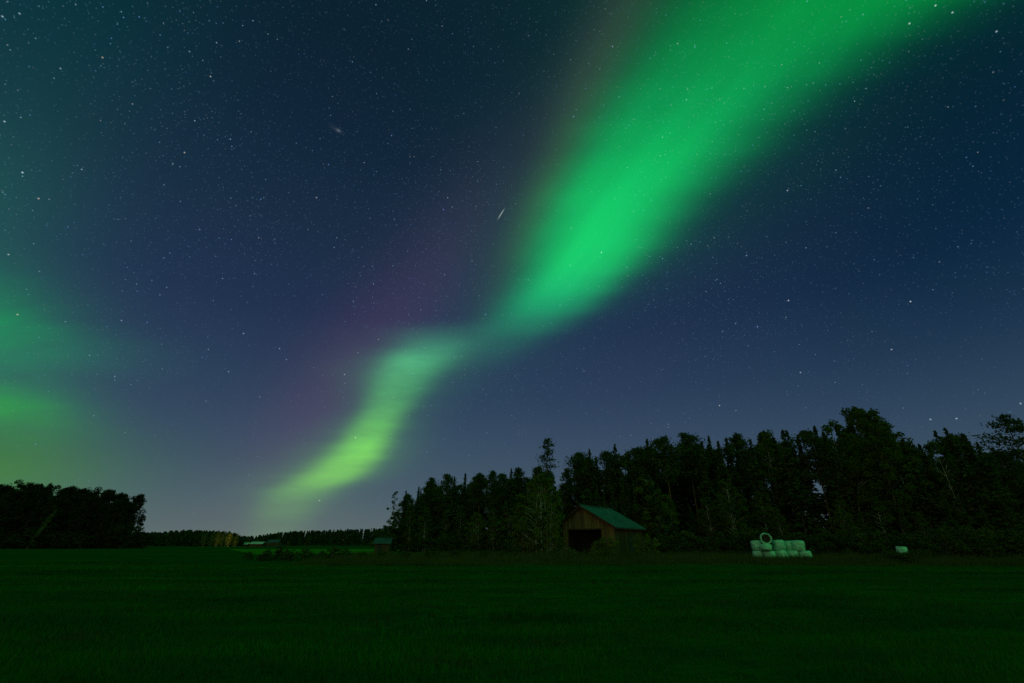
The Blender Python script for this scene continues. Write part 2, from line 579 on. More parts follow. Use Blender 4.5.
# ------------------------------------------------------------------ trees
def spruce_meshes(seed, h=20.0, r=2.6, bare=.07, dens=1.0):
    rng = np.random.default_rng(seed)
    t = MB()
    lean = rng.normal(0, .12, 2)
    pts = [(lean[0] * (z / h) ** 2 * 2, lean[1] * (z / h) ** 2 * 2, z) for z in np.linspace(-.3, h * .985, 9)]
    t.tube(pts, [h * .0115 * (1 - .93 * i / 8) for i in range(9)], 7)
    cs, ax = [], []
    z = h * bare
    while z < h * .995:
        k = z / h
        rad = r * ((1 - k) ** .82) * (0.75 + .35 * math.sin(k * 23 + seed)) * (min(1, (k - bare) / .12 + .45)) + .10
        nb = int(rng.integers(5, 9)) if k < .9 else 4
        for q in range(nb):
            th = rng.uniform(0, 2 * math.pi)
            L = rad * rng.uniform(.55, 1.22)
            droop = rng.uniform(.18, .55) * (1 - .9 * k)
            m = max(2, int(L * 7.5 * dens))
            f = rng.uniform(.18, 1.0, m) ** .8
            spread = .16 * L * (1 - f * .75)
            x = L * f
            side = rng.normal(0, 1, m) * spread
            zz = z - droop * L * f ** 1.3 + .10 * L * np.maximum(f - .7, 0) * 3 + rng.normal(0, .10, m) - np.abs(side) * .25
            cs.append(np.stack([x * math.cos(th) - side * math.sin(th) + lean[0] * k * k * 2, x * math.sin(th) + side * math.cos(th) + lean[1] * k * k * 2, zz], 1))
            ax.append(np.tile([math.cos(th), math.sin(th), -.35], (m, 1)))
            if L > .7 and k < .92 and rng.random() < .35:
                b = (L * .75 * math.cos(th), L * .75 * math.sin(th), z - droop * L * .6)
                t.tube([(0, 0, z), b], [.035, .012], 4)
        z += h * .0125 * (1.25 - .5 * k) * rng.uniform(.7, 1.3)
    # tip
    n = 10
    cs.append(np.stack([rng.normal(0, .05, n) + lean[0] * 2, rng.normal(0, .05, n) + lean[1] * 2, rng.uniform(h * .96, h * 1.005, n)], 1))
    ax.append(np.tile([0, 0, 1.0], (n, 1)))
    c = np.concatenate(cs)
    return t.mesh('trunk'), np_mesh('crown', leaf_quads(c, .33, rng, 1.5, .3, np.concatenate(ax)), 4)


def pine_meshes(seed, h=21.0, r=3.0, start=.5, clumps=26, leaf=.34, per=120, layered=False):
    rng = np.random.default_rng(seed)
    t = MB()
    bend = rng.normal(0, .35, 2)
    def axis(z):
        k = z / h
        return np.array([bend[0] * math.sin(k * 3), bend[1] * math.sin(k * 2.4), z])
    zs = np.linspace(-.3, h * .97, 11)
    t.tube([tuple(axis(z)) for z in zs], [h * .0098 * (1 - .82 * i / 10) for i in range(11)], 8)
    cs, ax = [], []
    for i in range(clumps):
        k = start + (1 - start) * ((i + rng.uniform(0, 1)) / clumps)
        prof = math.sin(math.pi * min(1, .18 + .80 * (k - start) / (1 - start))) ** .8
        th = i * 2.4 + rng.normal(0, .5)
        L = r * prof * rng.uniform(.45, 1.15)
        base = axis(k * h)
        up = rng.uniform(.05, .55) * (0.35 if layered else 1)
        e = base + np.array([L * math.cos(th), L * math.sin(th), L * up])
        mid = base + (e - base) * .55 + np.array([0, 0, -.08 * L])
        t.tube([tuple(base - np.array([0, 0, .3])), tuple(mid), tuple(e)], [.075 * (1.3 - k) + .02, .04, .015], 5)
        n = int(per * rng.uniform(.6, 1.3))
        f = rng.uniform(.25, 1.1, n)
        sp = .32 + .16 * L
        p = base + (e - base) * f[:, None] + rng.normal(0, 1, (n, 3)) * np.array([sp, sp, sp * (.33 if layered else .55)])
        cs.append(p)
        d = (e - base) / (np.linalg.norm(e - base) + 1e-6)
        ax.append(np.tile(d * .6 + np.array([0, 0, .5]), (n, 1)))
    for i in range(6):      # dead stubs below the crown
        z = h * rng.uniform(.2, start)
        th = rng.uniform(0, 6.28)
        b = axis(z)
        L = rng.uniform(.4, 1.3)
        t.tube([tuple(b), tuple(b + np.array([L * math.cos(th), L * math.sin(th), -.1]))], [.03, .008], 4)
    c = np.concatenate(cs)
    return t.mesh('trunk'), np_mesh('crown', leaf_quads(c, leaf, rng, 1.3, .2, np.concatenate(ax)), 4)


def broad_meshes(seed, h=16.0, r=3.0, start=.22, clumps=60, leaf=.30, per=65, stems=1, narrow=1.0, loose=1.0):
    rng = np.random.default_rng(seed)
    t = MB()
    cs = []
    for s in range(stems):
        off = np.array([0, 0, 0.]) if s == 0 else np.array([rng.normal(0, .5), rng.normal(0, .5), 0])
        tilt = rng.normal(0, .035, 2) + (0 if s == 0 else .05) * rng.normal(0, 1, 2)
        hs = h * (1 if s == 0 else rng.uniform(.7, .95))
        wig = rng.normal(0, .22, (2, 3))
        def axis(z):
            k = z / hs
            return off + np.array([tilt[0] * z + wig[0, 0] * math.sin(5 * k + wig[0, 1]), tilt[1] * z + wig[1, 0] * math.sin(4 * k + wig[1, 1]), z])
        zs = np.linspace(-.3, hs * .95, 10)
        t.tube([tuple(axis(z)) for z in zs], [hs * .0105 * (1 - .9 * i / 9) / (1 if stems == 1 else 1.35) for i in range(10)], 7)
        n_c = clumps // stems
        for i in range(n_c):
            k = start + (1 - start) * (i + rng.uniform(0, 1)) / n_c
            q = (k - start) / (1 - start)
            prof = (math.sin(math.pi * min(1, .12 + .88 * q) ** 1.05)) ** .6 if q < .93 else .35
            th = i * 2.399 + rng.normal(0, .6)
            L = r * prof * (rng.uniform(.25, 1.0) ** .6) * (1.18 if rng.random() < .2 else 1)
            root = axis(max(hs * .08, k * hs - L * rng.uniform(.4, 1.0)))
            e = axis(k * hs) + np.array([L * math.cos(th), L * math.sin(th), 0])
            mid = (root + e) / 2 + np.array([0, 0, .12 * L])
            t.tube([tuple(root), tuple(mid), tuple(e)], [.055 * (1.2 - k) + .015, .03, .01], 4)
            m = int(per * rng.uniform(.5, 1.4))
            rr = rng.uniform(.45, 1.0) * (.42 + .11 * r) * loose
            p = rng.normal(0, 1, (m, 3))
            p /= np.linalg.norm(p, axis=1)[:, None]
            p *= (rng.uniform(0, 1, m) ** .45)[:, None] * np.array([rr, rr, rr * .8])
            p += e
            p[:, 2] -= .25 * np.linalg.norm(p[:, :2] - e[:2], axis=1)
            cs.append(p)
    c = np.concatenate(cs)
    c = c[c[:, 2] > .15]
    return t.mesh('trunk'), np_mesh('crown', leaf_quads(c, leaf, rng, 1.15), 4)


PROTO = {}


def make_proto(key, name, meshes, bark, leaf, h, part='crown', stem='trunk'):
    tm, cm = meshes
    tm.materials.append(bark)
    tm.polygons.foreach_set('use_smooth', [True] * len(tm.polygons))
    cm.materials.append(leaf)
    PROTO.setdefault(key, []).append((name, tm, cm, h, part, stem))


for s in range(6):
    make_proto('spruce', 'spruce_tree', spruce_meshes(100 + s, 20, (2.9, 3.3, 2.6, 3.7, 3.0, 2.5)[s]), M['bark'], M['spruce'], 20)
for s in range(5):
    make_proto('pine', 'pine_tree', pine_meshes(200 + s, 21, (2.9, 3.3, 2.7, 2.6, 3.4)[s], (.48, .56, .44, .5, .6)[s], 30, .28, 175), M['pinebark'], M['pine'], 21)
make_proto('raggedpine', 'pine_tree', pine_meshes(231, 22, 2.2, .52, 18, .28, 95), M['pinebark'], M['pine'], 22)
make_proto('broadpine', 'pine_tree', pine_meshes(237, 18, 4.6, .36, 30, .24, 190, True), M['pinebark'], M['pine'], 18)
for s in range(5):
    make_proto('birch', 'birch_tree', broad_meshes(300 + s, 16, (2.3, 2.6, 2.0, 2.9, 2.4)[s], .16, 80, .25, 100, 1 + s % 2, 1, 1.3), M['birchbark'], M['birch'], 16)
for s in range(2):
    make_proto('lightbirch', 'birch_tree', broad_meshes(330 + s, 12, 2.5, .14, 76, .22, 85, 3, 1, 1.1), M['birchbark'], M['lightbirch'], 12)
make_proto('loosebirch', 'birch_tree', broad_meshes(351, 13, 2.2, .3, 34, .25, 34, 2, 1, .9), M['birchbark'], M['birch'], 13)
for s in range(5):
    make_proto('aspen', 'aspen_tree', broad_meshes(400 + s, 15, (2.9, 3.3, 2.7, 3.5, 3.1)[s], .08, 105, .28, 115, 1 + s % 2, 1, 1.45), M['birchbark'] if s % 2 else M['bark'], M['aspen'], 15)
make_proto('bigaspen', 'aspen_tree', broad_meshes(431, 22, 4.2, .25, 120, .27, 100, 1, 1, 1.15), M['bark'], M['birch'], 22)
for s in range(4):
    make_proto('bush', 'bush', broad_meshes(500 + s, 3.2, 1.7, .05, 36, .20, 42, 3), M['bark'], M['bush'], 3.2, 'foliage', 'stem')
for s in range(3):
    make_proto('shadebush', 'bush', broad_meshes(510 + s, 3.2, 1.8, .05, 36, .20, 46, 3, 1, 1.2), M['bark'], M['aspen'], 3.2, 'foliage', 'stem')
for s in range(3):
    make_proto('palebush', 'bush', broad_meshes(520 + s, 3.4, 1.4, .05, 34, .19, 42, 3), M['bark'], M['lightbirch'], 3.4, 'foliage', 'stem')


def plant(key, x, y, height, label, cat, group=None, i=None, wide=1.0, tilt=(0, 0)):
    ps = PROTO[key]
    name, tm, cm, h, part, stem = ps[(random.randrange(len(ps)) if i is None else i) % len(ps)]
    o = empty(name, (x, y, 0), random.uniform(0, 6.28))
    k = height / h
    o.scale = (k * wide, k * wide, k)
    if tilt != (0, 0):
        o.rotation_euler = (tilt[0], tilt[1], o.rotation_euler.z)
    for nm, me in ((stem, tm), (part, cm)):
        c = bpy.data.objects.new(nm, me)
        COL.objects.link(c)
        c.parent = o
    tag(o, label, cat, group)
    return o


def plant_top(key, px, row, Y, label, cat, group=None, i=None, wide=1.0):
    p = at(px, row, Y)
    return plant(key, p.x, Y, p.z, label, cat, group, i, wide)


# ------------------------------------------------------------------ ground
def build_ground():
    xs = sorted(set([-4000, -2000, -1000, -500, -250] + list(range(-150, 151, 10)) + [250, 500, 1000, 2000, 4000]))
    ys = sorted(set([-1500, -500, -150, -50] + list(range(-20, 161, 6)) + [200, 300, 450, 700, 1200, 2500, 5000]))
    vs = [(x, y, 0) for y in ys for x in xs]
    n = len(xs)
    fs = [(j * n + i, j * n + i + 1, (j + 1) * n + i + 1, (j + 1) * n + i) for j in range(len(ys) - 1) for i in range(n - 1)]
    mb = MB()
    mb.add(vs, fs)
    o = mb.build('field', M['ground'])
    tag(o, 'dark green mown field under the night sky', kind='structure')


build_ground()
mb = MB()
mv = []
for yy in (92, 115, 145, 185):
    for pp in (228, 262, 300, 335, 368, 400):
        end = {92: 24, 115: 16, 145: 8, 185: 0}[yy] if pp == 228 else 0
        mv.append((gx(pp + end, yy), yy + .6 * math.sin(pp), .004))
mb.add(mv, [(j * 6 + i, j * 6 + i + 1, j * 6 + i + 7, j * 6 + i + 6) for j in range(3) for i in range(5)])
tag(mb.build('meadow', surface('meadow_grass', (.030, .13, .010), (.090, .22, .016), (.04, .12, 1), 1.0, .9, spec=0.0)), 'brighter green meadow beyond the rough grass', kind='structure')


def smooth_noise(x, y, seed, s):
    r = np.random.default_rng(seed)
    out = np.zeros_like(x)
    for _ in range(7):
        a = r.uniform(0, 6.28)
        f = s * r.uniform(.5, 2.0)
        out += np.sin((x * math.cos(a) + y * math.sin(a)) * f + r.uniform(0, 6.28)) / 7 * 1.7
    return out


def blades(x, y, h, w, rng, lean=.35):
    n = len(x)
    th = rng.uniform(0, 2 * math.pi, n)
    dx, dy = np.cos(th) * w * .5, np.sin(th) * w * .5
    la = rng.uniform(0, 2 * math.pi, n)
    lx, ly = np.cos(la) * h * lean * rng.uniform(0, 1, n), np.sin(la) * h * lean * rng.uniform(0, 1, n)
    z0 = np.full(n, -.01)
    a = np.stack([x - dx, y - dy, z0], 1)
    b = np.stack([x + dx, y + dy, z0], 1)
    c = np.stack([x + lx, y + ly, h], 1)
    return np.stack([a, b, c], 1).reshape(-1, 3)


def field_edge(x):
    return 43.5 + 1.6 * np.sin(x * .11) + .9 * np.sin(x * .37 + 1) + .6 * np.sin(x * 1.3) + np.maximum(0, -x - 14) * .25


def build_grass():
    rng = RNG
    n = 330000
    y = 5.5 * (62 / 5.5) ** rng.uniform(0, 1, n) + rng.uniform(-.3, .3, n)
    x = rng.uniform(-1, 1, n) * (1.3 * y + 4)
    keep = rng.uniform(0, 1, n) < (.55 + .45 * smooth_noise(x, y, 5, .9)).clip(.15, 1)
    keep &= y < field_edge(x) + 2
    x, y = x[keep], y[keep]
    h = (.10 + .055 * smooth_noise(x, y, 6, .8)) * rng.uniform(.55, 1.35, len(x))
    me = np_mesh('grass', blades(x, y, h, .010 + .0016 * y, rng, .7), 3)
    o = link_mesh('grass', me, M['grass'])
    tag(o, 'short dark green grass covering the near field', kind='stuff')
    # rough uncut grass between the field and the forest
    n = 240000
    x = rng.uniform(-26, 118, n)
    y = 43 + 46 * rng.uniform(0, 1, n) ** 1.5
    keep = y > field_edge(x) + rng.normal(0, .5, n)
    keep &= x > -0.33 * y - 5 * rng.uniform(0, 1, n)
    # trodden flat before the bales and inside the barn
    keep &= np.abs(x) < 1.35 * y
    x, y = x[keep], y[keep]
    h = (.58 + .26 * smooth_noise(x, y, 8, .35) + .30 * smooth_noise(x, y, 18, 1.5)).clip(.2, 1.25) * rng.uniform(.4, 1.3, len(x))
    h *= np.where((x > 25) & (x < 37) & (y < 58.5), .9, 1.0)
    h *= np.where(x < -6, .8, 1.0)
    h *= np.where((x > 1) & (x < 16) & (y > 53) & (y < 64), 1.35, 1.0)
    h *= (.35 + .65 * ((y - field_edge(x)) / 3).clip(0, 1))
    bx, by = x - 8.91, y - 62.36
    u, v = bx * .588 + by * .809, bx * .809 - by * .588
    inside = (u > -.1) & (u < 10) & (v > -2.9) & (v < 4.5)
    x, y, h = x[~inside], y[~inside], h[~inside]
    me = np_mesh('tall_grass', blades(x, y, h, .05 + .03 * rng.uniform(0, 1, len(x)), rng, .45), 3)
    o = link_mesh('tall_grass', me, M['tallgrass'])
    tag(o, 'rough olive grass between the mown field and the forest', kind='stuff')


build_grass()


# ------------------------------------------------------------------ the far wood
def build_far_wood():
    rng = np.random.default_rng(77)
    cs, ax = [], []
    def skyline(px):
        pts = [(60, 536), (140, 532.5), (165, 531.5), (185, 530), (205, 530.5), (222, 531), (236, 532.5), (240, 536), (255, 536), (270, 533.5), (285, 531.5), (310, 530.5), (340, 529.5), (385, 528.5), (480, 527)]
        return np.interp(px, [p[0] for p in pts], [p[1] for p in pts])
    for k in range(950):
        px = rng.uniform(90, 470)
        Y = rng.uniform(430, 560) if px > 245 else rng.uniform(400, 520)
        row = skyline(px) + (rng.uniform(-.2, 2.2) + (rng.uniform(0, 3) if k % 2 else 0) if px > 250 else rng.uniform(-.3, 2.0) + (rng.uniform(0, 4) if k % 2 else 0))
        p = at(px, row, Y)
        x, h = p.x, max(4, p.z)
        con = rng.random() < (.8 if px > 250 else .1)
        m = 110
        q = rng.uniform(0, 1, m) ** (.8 if con else 1)
        rad = (1 - q) * 2.3 + .1 if con else np.sin(np.pi * (.15 + .85 * q) ** .9) * 4.2 + .2
        th = rng.uniform(0, 6.28, m)
        rr = rad * rng.uniform(.3, 1, m)
        cs.append(np.stack([x + rr * np.cos(th), Y + rr * np.sin(th), h * (.06 + .94 * q)], 1))
    c = np.concatenate(cs)
    me = np_mesh('far_wood', leaf_quads(c, 1.25, rng, 1.2), 4)
    o = link_mesh('far_wood', me, M['farwood'])
    tag(o, 'low dark wood along the far horizon', kind='stuff')
    # low rise it grows on
    mb = MB()
    n = 40
    vs, fs = [], []
    for i in range(n + 1):
        x = -700 + 1100 * i / n
        hh = 3.0 + 1.5 * math.sin(i * .5) + 1.0 * math.sin(i * 1.3)
        vs += [(x, 420, -.2), (x, 520, hh * 1.2), (x, 640, hh * 1.6), (x, 900, -.2)]
    for i in range(n):
        for j in range(3):
            a = i * 4 + j
            fs.append((a, a + 4, a + 5, a + 1))
    mb.add(vs, fs)
    tag(mb.build('hill', M['farwood'], None, True), 'low rise under the far wood', kind='structure')


build_far_wood()

# ------------------------------------------------------------------ left wood
LEFT = [(4, 485), (24, 482), (36, 484), (56, 485), (66, 487), (85, 489), (103, 489), (114, 490.5), (126, 494), (136, 495)]
ORD = ['first', 'second', 'third', 'fourth', 'fifth', 'sixth', 'seventh', 'eighth', 'ninth', 'tenth', 'eleventh', 'twelfth']
for i, (px, row) in enumerate(reversed(LEFT)):
    Y = 212 + 8 * math.sin(i * 2.1)
    if i == 0:
        lab = 'dark broad-leaved tree ending the left wood, overhanging the open horizon'
    else:
        lab = '%s dark tree from the right end of the left wood skyline' % ORD[i]
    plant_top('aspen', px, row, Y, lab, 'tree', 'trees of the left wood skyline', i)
for k in range(60):
    px = -190 + (k + random.random()) * 5.42
    Y = random.uniform(206, 250) if k % 3 else random.uniform(198, 208)
    row = np.interp(px, [-200, 4, 60, 146], [482, 486, 489, 499]) + (random.uniform(1, 9) if k % 2 else random.uniform(6, 26))
    vis = 'dark tree crowded inside the left wood, below its skyline' if px > -5 else 'dark tree of the left wood beyond the edge of the photo'
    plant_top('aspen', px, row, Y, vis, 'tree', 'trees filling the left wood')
for px in (-6, 12, 30, 46, 61, 76, 94, 109, 120, 131):
    plant_top('aspen', px, np.interp(px, [0, 56, 103, 146], [485, 486.5, 490, 499]) + random.uniform(0, 3), random.uniform(216, 226), 'dark tree filling the left wood skyline between taller neighbours', 'tree', 'trees filling the left wood skyline', None, .9)
for k in range(14):
    px = -10 + k * 11.1 + random.uniform(-3, 3)
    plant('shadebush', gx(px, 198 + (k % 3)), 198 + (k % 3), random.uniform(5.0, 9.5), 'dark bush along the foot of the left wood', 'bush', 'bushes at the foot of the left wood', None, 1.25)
t = plant('birch', gx(28, 194), 194, 15, 'leaning pale-stemmed birch at the front of the left wood', 'tree', None, 2, .45, (0, .28))

# ------------------------------------------------------------------ right forest: skyline trees (px, row, kind)
SKY = [(394, 491, 'loosebirch'), (407, 491, 'spruce'), (418, 487, 'spruce'), (432, 479, 'pine'), (447, 474.5, 'pine'), (455, 477, 'spruce'), (465, 473.5, 'spruce'), (480, 474.5, 'pine'),
       (492, 472.5, 'pine'), (502, 474.5, 'pine'), (510, 469, 'spruce'), (518, 469.5, 'pine'), (527, 478, 'birch'), (539, 467, 'birch'), (551, 439, 'raggedpine'), (578, 453.5, 'pine'),
       (587, 450, 'spruce'), (596, 458, 'spruce'), (607, 452.5, 'pine'), (616, 445, 'spruce'), (629, 452.5, 'spruce'), (637, 449, 'pine'), (646, 440, 'spruce'), (653, 446, 'spruce'),
       (661, 439, 'pine'), (673, 443, 'spruce'), (687, 435.5, 'pine'), (698, 442, 'spruce'), (706, 437, 'spruce'), (716, 442, 'spruce'), (725, 438.5, 'spruce'), (737, 437, 'pine'), (748, 440, 'spruce'),
       (763, 432, 'birch'), (772, 437, 'spruce'), (781, 430, 'spruce'), (788, 430.5, 'spruce'), (796, 436, 'spruce'), (805, 432, 'pine'), (815, 427, 'spruce'), (823, 432, 'spruce'), (831, 422, 'birch'), (844, 411, 'bigaspen'),
       (863, 413.5, 'bigaspen'), (878, 424, 'birch'), (891, 437, 'birch'), (901, 439, 'spruce'), (910, 441, 'birch'), (920, 444, 'spruce'), (930, 441, 'birch'), (937, 431, 'spruce'), (949, 427.5, 'spruce'),
       (957, 434, 'spruce'), (965, 434, 'spruce'), (975, 443, 'spruce'), (1001, 417, 'broadpine')]
NAMES = {'spruce': 'dark spruce', 'pine': 'dark pine', 'birch': 'dark birch'}


def edge_Y(px):
    return float(np.interp(px, [380, 540, 620, 700, 850, 1000, 1200], [128, 98, 92, 86, 74, 62, 54]))


MARKS = [(394, "loose birch at the forest's left end"), (551, 'tall ragged pine'), (616, 'needle-pointed spruce above the barn roof'), (687, 'round-headed pine right of the barn'), (763, 'birch crown above the bale stack'),
         (863, 'twin broad crowns'), (949, 'tallest spruce group near the right edge')]
SPECIAL = {394: 'thin loose-crowned birch standing at the left end of the dark forest', 551: 'tall ragged pine rising clear of the forest left of the barn',
           616: 'needle-pointed spruce rising behind the barn roof', 687: 'round-headed pine on the skyline right of the barn', 763: 'rounded birch crown on the skyline above the bale stack',
           844: 'left one of the twin tallest broad crowns above the forest', 863: 'right one of the twin tallest broad crowns above the forest',
           949: 'highest spruce tip between the broad crowns and the right edge pine', 1001: 'wide layered pine with sky showing through at the right edge'}
count = {}
for i, (px, row, kind) in enumerate(SKY):
    Y = edge_Y(px) + 3.5 + 4.5 * math.sin(i * 2.3)
    if px in SPECIAL:
        lab = SPECIAL[px]
    else:
        mk = [m for m in MARKS if m[0] < px][-1]
        key = (mk[0], kind)
        count[key] = count.get(key, 0) + 1
        lab = '%s %s top to the right of the %s' % (ORD[count[key] - 1], NAMES[kind], mk[1])
    plant_top(kind, px, row, Y, lab, 'tree', {'spruce': 'spruces on the forest skyline', 'pine': 'pines on the forest skyline', 'birch': 'birches on the forest skyline'}.get(kind),
              wide={'birch': .95, 'pine': 1.0, 'spruce': 1.15, 'loosebirch': 1.0}.get(kind, 1.0))


def skyline(px):
    return float(np.interp(px, [s[0] for s in SKY], [s[1] for s in SKY]))


# trees deeper in, leaving a thin place where the sky glints through
n_in = 0
BEHIND = [590, 598, 604, 612, 621, 628, 634, 642, 650, 658]
for px in BEHIND:
    plant_top('spruce', px, skyline(px) + random.uniform(22, 44), edge_Y(px) - 7 + random.uniform(-2, 3), 'low dark spruce close behind the barn roof', 'tree', 'spruces close behind the barn')
while n_in < 200:
    px = random.uniform(400, 1130)
    if 792 < px < 822 or 632 < px < 640 or 914 < px < 926:
        continue
    Y = edge_Y(px) + random.uniform(4, 26)
    if px < 470:
        Y = edge_Y(px) + random.uniform(2, 14)
    row = skyline(px) + (random.uniform(3, 14) if n_in % 2 else random.uniform(8, 40))
    if 530 < px < 574:
        row = max(row, 470 + random.uniform(0, 25))
    if px > 960:
        row = 452 + random.uniform(0, 40)
    key = random.choice(['spruce', 'spruce', 'pine', 'birch'])
    nm = {'spruce': 'spruce', 'pine': 'pine', 'birch': 'birch'}[key]
    plant_top(key, px, row, Y, '%s inside the dark forest, its top below the skyline' % nm, 'tree', '%ss filling the dark forest' % nm)
    n_in += 1
for k in range(40):
    px = 402 + (k + random.random()) * 3.6
    key = ('spruce', 'pine', 'birch')[k % 3]
    row = skyline(px) + random.uniform(3, 26)
    if px > 530:
        row = max(row, 470)
    plant_top(key, px, row, edge_Y(px) + random.uniform(4, 20), '%s inside the dark forest, its top below the skyline' % key, 'tree', '%ss filling the dark forest' % key)
for k in range(60):
    px = 404 + (k + random.random()) * 12.2
    if 794 < px < 820:
        continue
    Y = edge_Y(px) + random.uniform(6, 16)
    plant('bush', gx(px, Y), Y, random.uniform(5, 8.5), 'tall shadowed undergrowth deep inside the forest', 'bush', 'undergrowth deep inside the forest', None, 1.1)
# young trees along the forest edge
YOUNG = [(395, 523, 'bush'), (398, 512, 'birch'), (412, 505, 'birch'), (428, 507, 'birch'), (446, 511, 'birch'), (462, 506, 'birch'), (478, 512, 'lightbirch'), (494, 509, 'birch'), (510, 507, 'lightbirch'), (524, 512, 'birch'),
         (652, 478, 'lightbirch'), (668, 500, 'birch'), (690, 505, 'spruce'), (706, 498, 'birch'), (724, 480, 'birch'), (742, 500, 'spruce'), (760, 492, 'birch'), (776, 508, 'birch'), (838, 500, 'birch'),
         (858, 512, 'birch'), (876, 498, 'birch'), (898, 505, 'spruce'), (918, 512, 'birch'), (938, 492, 'spruce'), (958, 500, 'spruce'), (980, 505, 'spruce'), (1002, 498, 'spruce'), (1030, 500, 'spruce')]
for i, (px, row, key) in enumerate(YOUNG):
    Y = edge_Y(px) - 4 + 2.5 * math.sin(i * 1.7)
    where = 'left of the barn' if px < 540 else ('between barn and bale stack' if px < 780 else 'right of the bale stack')
    nm = {'birch': 'low dark birch', 'lightbirch': 'young pale-leaved birch', 'spruce': 'low dark spruce', 'bush': 'round bush'}[key]
    lab = '%s at the forest edge %s' % (nm, where)
    if key == 'bush':
        lab = 'round dark bush at the very left foot of the forest'
    plant_top(key, px, row, Y, lab, 'bush' if key == 'bush' else 'tree', '%ss at the forest edge %s' % (nm, where), wide=1.25)
for k in range(44):
    px = 396 + k * 15.6 + random.uniform(-5, 5)
    if 545 < px < 655:
        continue
    Y = edge_Y(px) - random.uniform(5, 10)
    if px > 735 and px < 830:
        Y = max(Y, 62)
    where = 'left of the barn' if px < 545 else ('behind the bale stack' if 735 < px < 830 else ('between barn and bale stack' if px < 740 else 'right of the bale stack'))
    plant('bush', gx(px, Y), Y, random.uniform(1.8, 4.4), 'dark undergrowth bush at the forest foot %s' % where, 'bush', 'undergrowth bushes %s' % where, None, 1.2)
# the pale birches beside the barn
plant_top('lightbirch', 541, 474, 63, 'pale green birch clump with white stems left of the barn', 'tree', None, 0, 1.35)
plant_top('lightbirch', 551, 500, 60.5, 'lower pale birch leaning against the barn gable', 'tree', None, 1, .8)
plant_top('lightbirch', 527, 506, 66, 'short pale birch farther left of the barn', 'tree', None, 1, 1.3)
for px, row, Y, lab in ((601, 538, 57, 'pale sapling beside the right edge of the barn opening'), (608, 536, 56.5, 'pale sapling before the front right corner of the barn'),
                        (640, 533, 60, 'pale bush behind the right end of the barn'), (594, 548, 54, 'small pale bush before the barn opening'), (566, 546, 55, 'small pale bush at the left of the barn opening')):
    plant_top('palebush', px, row, Y, lab, 'bush')
# shrubs in the rough grass at left
for i, (px, Y, h) in enumerate(((252, 60, .9), (266, 56, 1.1), (281, 58, 1.5), (292, 55, 1.2), (307, 57, 1.3), (322, 60, 1.0), (338, 55, 1.5), (346, 62, 1.2), (362, 58, .9), (381, 61, 1.1), (404, 57, 1.0), (430, 60, 1.3), (455, 63, 1.2), (486, 58, 1.1), (512, 62, 1.5))):
    plant('bush', gx(px, Y), Y, h, 'low dark shrub in the rough grass beyond the field edge', 'bush', 'low shrubs in the rough grass', None, 1.5)


